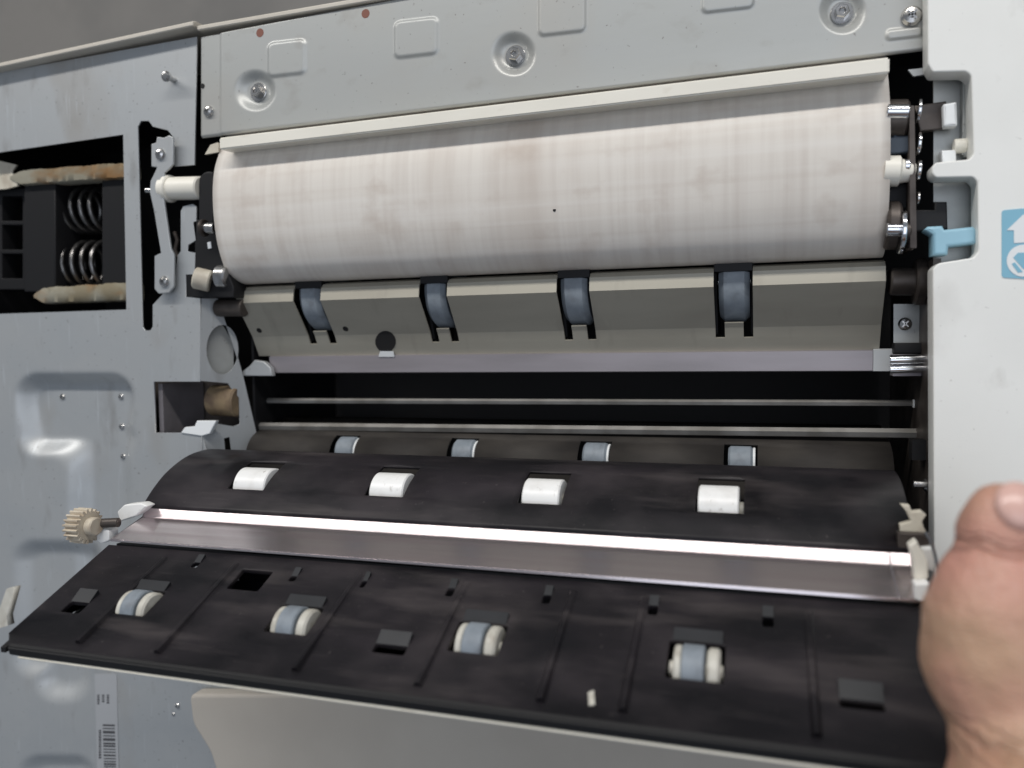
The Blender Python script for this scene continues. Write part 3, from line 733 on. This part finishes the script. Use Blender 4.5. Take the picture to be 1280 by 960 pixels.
plate("latch_base", FY(-.064), [[(1122, 666), (1163, 668), (1166, 690), (1122, 686)]], .004, BROWN, FLP, bev=.0005)

# lower guide plane
La, Lb = Vector((0, -.0865, -.0900)), Vector((0, -.1445, -.1158))
FG = Frame(La, (1, 0, 0), La - Lb)
LEN = (La - Lb).length
gx = [(172, 750), (368, 772), (600, 796), (869, 825)]
wins = []
for (x0, x1, y0, y1) in ((150, 196, 737, 767), (340, 396, 757, 790), (566, 630, 778, 814), (834, 906, 803, 847)):
    u0, v0 = FG.px(x0, (y0 + y1) / 2); u1, _ = FG.px(x1, (y0 + y1) / 2); _, vt = FG.px((x0 + x1) / 2, y0); _, vb = FG.px((x0 + x1) / 2, y1)
    wins.append((u0, u1, vb - .001, vt))
slots = []
for (x0, x1, y0, y1) in ((81, 106, 752, 766), (292, 333, 712, 738), (466, 508, 806, 817), (1050, 1106, 876, 886),
                         (451, 457, 726, 734), (558, 567, 735, 745), (678, 688, 744, 754), (810, 822, 757, 768), (953, 967, 771, 783), (240, 248, 703, 709), (362, 370, 720, 726)):
    u0, v0 = FG.px(x0, (y0 + y1) / 2); u1, _ = FG.px(x1, (y0 + y1) / 2); _, vt = FG.px((x0 + x1) / 2, y0); _, vb = FG.px((x0 + x1) / 2, y1)
    slots.append((u0, u1, vb, vt))
lo_out = [(FXL, 0), (FXL - .0005, -LEN + .006), (FXL + .006, -LEN), (FXR + .006, -LEN), (FXR + .006, 0)]
rect = lambda a, b, c, d: [(a, c), (b, c), (b, d), (a, d)]
LG = plate("lower_guide", FG, [lo_out] + [rnd(rect(*w_), .0008, 3) for w_ in wins + slots], .0022, BLACK, FLP, bev=.0004, px=False, label="flat dusty black lower guide with ribs and slots")
pan = plate("under_pan", FG, [[(FXL + .001, -.001), (FXL + .001, -LEN + .016), (FXR + .005, -LEN + .016), (FXR + .005, -.001)]], .002, MATTE, FLP, h=-.014, px=False)
# rollers of the lower guide: grey tyre between two cream hubs
for i, (u0, u1, v0, v1) in enumerate(wins):
    vc = (v0 + v1) / 2 ; wd = u1 - u0
    def rp(u, hh): return FG.pt(u, vc, hh)
    hh = -.0046; R = .0084
    ro = cyl("grey_roller", rp(u0 + wd * .26, hh), rp(u0 + wd * .66, hh), R, RUBBER, FLP, 36, .0005, label="grey rubber tyred roller with cream hubs")
    cyl("hub", rp(u0 + wd * .12, hh), rp(u0 + wd * .26, hh), R * .93, HUB, ro, 32); cyl("hub", rp(u0 + wd * .70, hh), rp(u0 + wd * .93, hh), R * .93, HUB, ro, 32)
    cyl("axle", rp(u0 + .0004, hh), rp(u1 - .0004, hh), .0026, CREAM, ro, 16)
    # raised shade above the window
    q = [FG.pt(u0 + .001, v1 + .0002, .0002), FG.pt(u1 - .001, v1 + .0002, .0002), FG.pt(u1 - .001, v1 + .005, .0002), FG.pt(u0 + .001, v1 + .005, .0002)]
    bm = bmesh.new(); lo4 = [bm.verts.new(c) for c in q]; hi = [bm.verts.new(q[2] + FG.N * .0011), bm.verts.new(q[3] + FG.N * .0011)]
    bm.faces.new((lo4[0], lo4[1], hi[0], hi[1])); bm.faces.new((lo4[2], lo4[3], hi[1], hi[0])); bm.faces.new((lo4[0], hi[1], lo4[3])); bm.faces.new((lo4[1], lo4[2], hi[0])); bm.faces.new(lo4)
    from_bm("window_lip", bm, GLOSSB, LG)
# little ramps above the slots
for i, (u0, u1, v0, v1) in enumerate(slots):
    if i in (1,): continue
    dpt = .0042 if i not in (0, 2, 3) else (.0062, .0062, .0055, .0062)[i]
    q = [(u0, v1), (u1, v1), (u1, v1 + dpt), (u0, v1 + dpt)]
    bm = bmesh.new(); lo4 = [bm.verts.new(FG.pt(u, v, .0001)) for u, v in q]; hi = [bm.verts.new(FG.pt(u, v, dpt * .30)) for u, v in q[2:]]
    bm.faces.new((lo4[0], lo4[1], hi[0], hi[1])); bm.faces.new((lo4[2], lo4[3], hi[1], hi[0])); bm.faces.new((lo4[0], hi[1], lo4[3])); bm.faces.new((lo4[1], lo4[2], hi[0])); bm.faces.new(lo4)
    from_bm("ramp", bm, GLOSSB, LG)
# ribs
for px, py in ((108, 795), (205, 808), (362, 850), (520, 862), (672, 888), (776, 902), (1022, 938)):
    u, v = FG.px(px, py)
    bm = bmesh.new()
    s0 = -.006; s1 = -LEN + .005
    pr = ((-.0016, 0), (-.0007, .0017), (.0007, .0017), (.0016, 0))
    A_ = [bm.verts.new(FG.pt(u + a, s0, h + .0001 if h == 0 else h * .3)) for a, h in pr]; B_ = [bm.verts.new(FG.pt(u + a, s1, h + .0001)) for a, h in pr]
    bm.faces.new(A_); bm.faces.new(B_)
    for k in range(4): bm.faces.new((A_[k], A_[(k + 1) % 4], B_[(k + 1) % 4], B_[k]))
    from_bm("rib", bm, BLACK, LG)
# dark front edge and the pale outer door skin beneath it
prism("front_edge", [(-.1444, -.1152), (-.1454, -.1162), (-.1446, -.1197), (-.1380, -.1197), (-.1380, -.1160)], FXL + .006, FXR + .006, MATTE, FLP, bev=.0005)
prism("door_skin", [(-.1446, -.1198), (-.1447, -.1206), (-.138, -.1214), (-.07, -.1205), (-.07, -.1185), (-.138, -.1198)], FXL + .010, FXR + .008, CREAM, FLP, bev=.0004, label="pale cream outer skin edge of the flap")
prism("side_wall", [(-.0865, -.0922), (-.1435, -.1175), (-.1435, -.1195), (-.0865, -.110)], FXL + .0005, FXL + .003, MATTE, FLP)
prism("side_wall", [(-.0865, -.0922), (-.1435, -.1175), (-.1435, -.1195), (-.0865, -.110)], FXR + .003, FXR + .0055, MATTE, FLP)
plate("side_link", FY(-.139), [[(-10, 788), (8, 736), (18, 734), (8, 770), (10, 782)]], .003, HUB, FLP)

# paper scrap lying on the lower guide
bm = bmesh.new(); c = FG.P(739, 875, .0006); uu, vv = FG.px(739, 875)
sc_ = [bm.verts.new(FG.pt(uu + a, vv + b, h)) for a, b, h in ((-.0014, .0022, .0008), (.0004, .0030, .0012), (.0016, -.0020, .0005), (-.0002, -.0028, .0006))]
sc2 = [bm.verts.new(v.co - FG.N * .0003) for v in sc_]
bm.faces.new(sc_); bm.faces.new(sc2)
for k in range(4): bm.faces.new((sc_[k], sc_[(k + 1) % 4], sc2[(k + 1) % 4], sc2[k]))
prop(from_bm("paper_scrap", bm, HUB, None), "tiny off-white paper scrap lying on the black lower guide", "scrap")

# ================================================================== hand
def hand():
    bm = bmesh.new()
    def ball(P, r):
        bmesh.ops.create_icosphere(bm, subdivisions=3, radius=r, matrix=Matrix.Translation(P))
    def chain(pts, n=9):
        for (p, r), (q, s) in zip(pts, pts[1:]):
            for k in range(n + 1):
                t = k / n; ball(Vector(p).lerp(Vector(q), t), r + (s - r) * t)
    H = lambda x, y, Y: at(x + 11, y + 6, Y)
    # thumb, pointing up
    chain([(H(1243, 640, -.150), .0086), (H(1241, 662, -.150), .0105), (H(1240, 688, -.150), .0109), (H(1240, 712, -.151), .0124), (H(1239, 738, -.151), .0150), (H(1239, 780, -.152), .0182), (H(1244, 820, -.153), .0190), (H(1260, 868, -.155), .0175), (H(1277, 902, -.156), .0150), (H(1283, 930, -.160), .0190), (H(1305, 965, -.159), .022)])
    # palm
    chain([(H(1300, 950, -.158), .022), (H(1370, 830, -.145), .017), (H(1395, 740, -.135), .0125)])
    chain([(H(1300, 950, -.158), .022), (H(1390, 880, -.140), .017), (H(1410, 800, -.128), .0125)])
    chain([(H(1310, 970, -.158), .022), (H(1400, 930, -.135), .016), (H(1420, 870, -.122), .012)])
    chain([(H(1320, 1000, -.158), .021), (H(1400, 980, -.130), .015), (H(1420, 930, -.118), .011)])
    chain([(H(1275, 870, -.153), .017), (H(1340, 850, -.148), .017)])
    # wrist and forearm
    chain([(H(1305, 955, -.158), .021), (H(1305, 1010, -.166), .0235), (H(1345, 1130, -.185), .026), (H(1400, 1330, -.21), .030)])
    chain([(H(1340, 960, -.156), .022), (H(1370, 1040, -.166), .024)])
    # fingers curl round behind the edge of the flap
    for (a, b, c, d, r) in (((1395, 740, -.135), (1335, 646, -.122), (1300, 640, -.100), (1280, 690, -.088), .0095),
                            ((1410, 800, -.128), (1385, 770, -.098), (1320, 790, -.080), (1280, 820, -.080), .0098),
                            ((1420, 870, -.122), (1395, 860, -.095), (1330, 880, -.080), (1290, 905, -.082), .0092),
                            ((1420, 930, -.118), (1400, 940, -.097), (1345, 950, -.086), (1310, 965, -.088), .0080)):
        chain([(H(*a), r * 1.15), (H(*b), r), (H(*c), r * .92), (H(*d), r * .78)])
    o = from_bm("person_hand", bm, SKIN, None, True, None, 180)
    md = o.modifiers.new("r", 'REMESH'); md.mode = 'VOXEL'; md.voxel_size = .0011; md.use_smooth_shade = True
    tx = bpy.data.textures.new("lumps", 'CLOUDS'); tx.noise_scale = .014; tx.noise_depth = 2
    sm = o.modifiers.new("s", 'SMOOTH'); sm.iterations = 7; sm.factor = .5
    dp = o.modifiers.new("d", 'DISPLACE'); dp.texture = tx; dp.strength = .0022; dp.mid_level = .5; dp.texture_coords = 'LOCAL'
    return o
hd = hand()
prop(hd, "bare hand with thumb pointing up, gripping the side of the open flap", "hand")
# thumb nail on the far side of the thumb
bm = bmesh.new(); c = at(1254, 646, -.150) + Vector((.0022, -.0058, .0040))
bmesh.ops.create_uvsphere(bm, u_segments=24, v_segments=16, radius=1)
Mn = Matrix.Rotation(math.radians(-32), 3, 'X') @ Matrix.Rotation(math.radians(14), 3, 'Z')
for v in bm.verts: v.co = Mn @ Vector((v.co.x * .0060, v.co.y * .0032, v.co.z * .0064)) + c
from_bm("thumb_nail", bm, NAIL, hd, True)
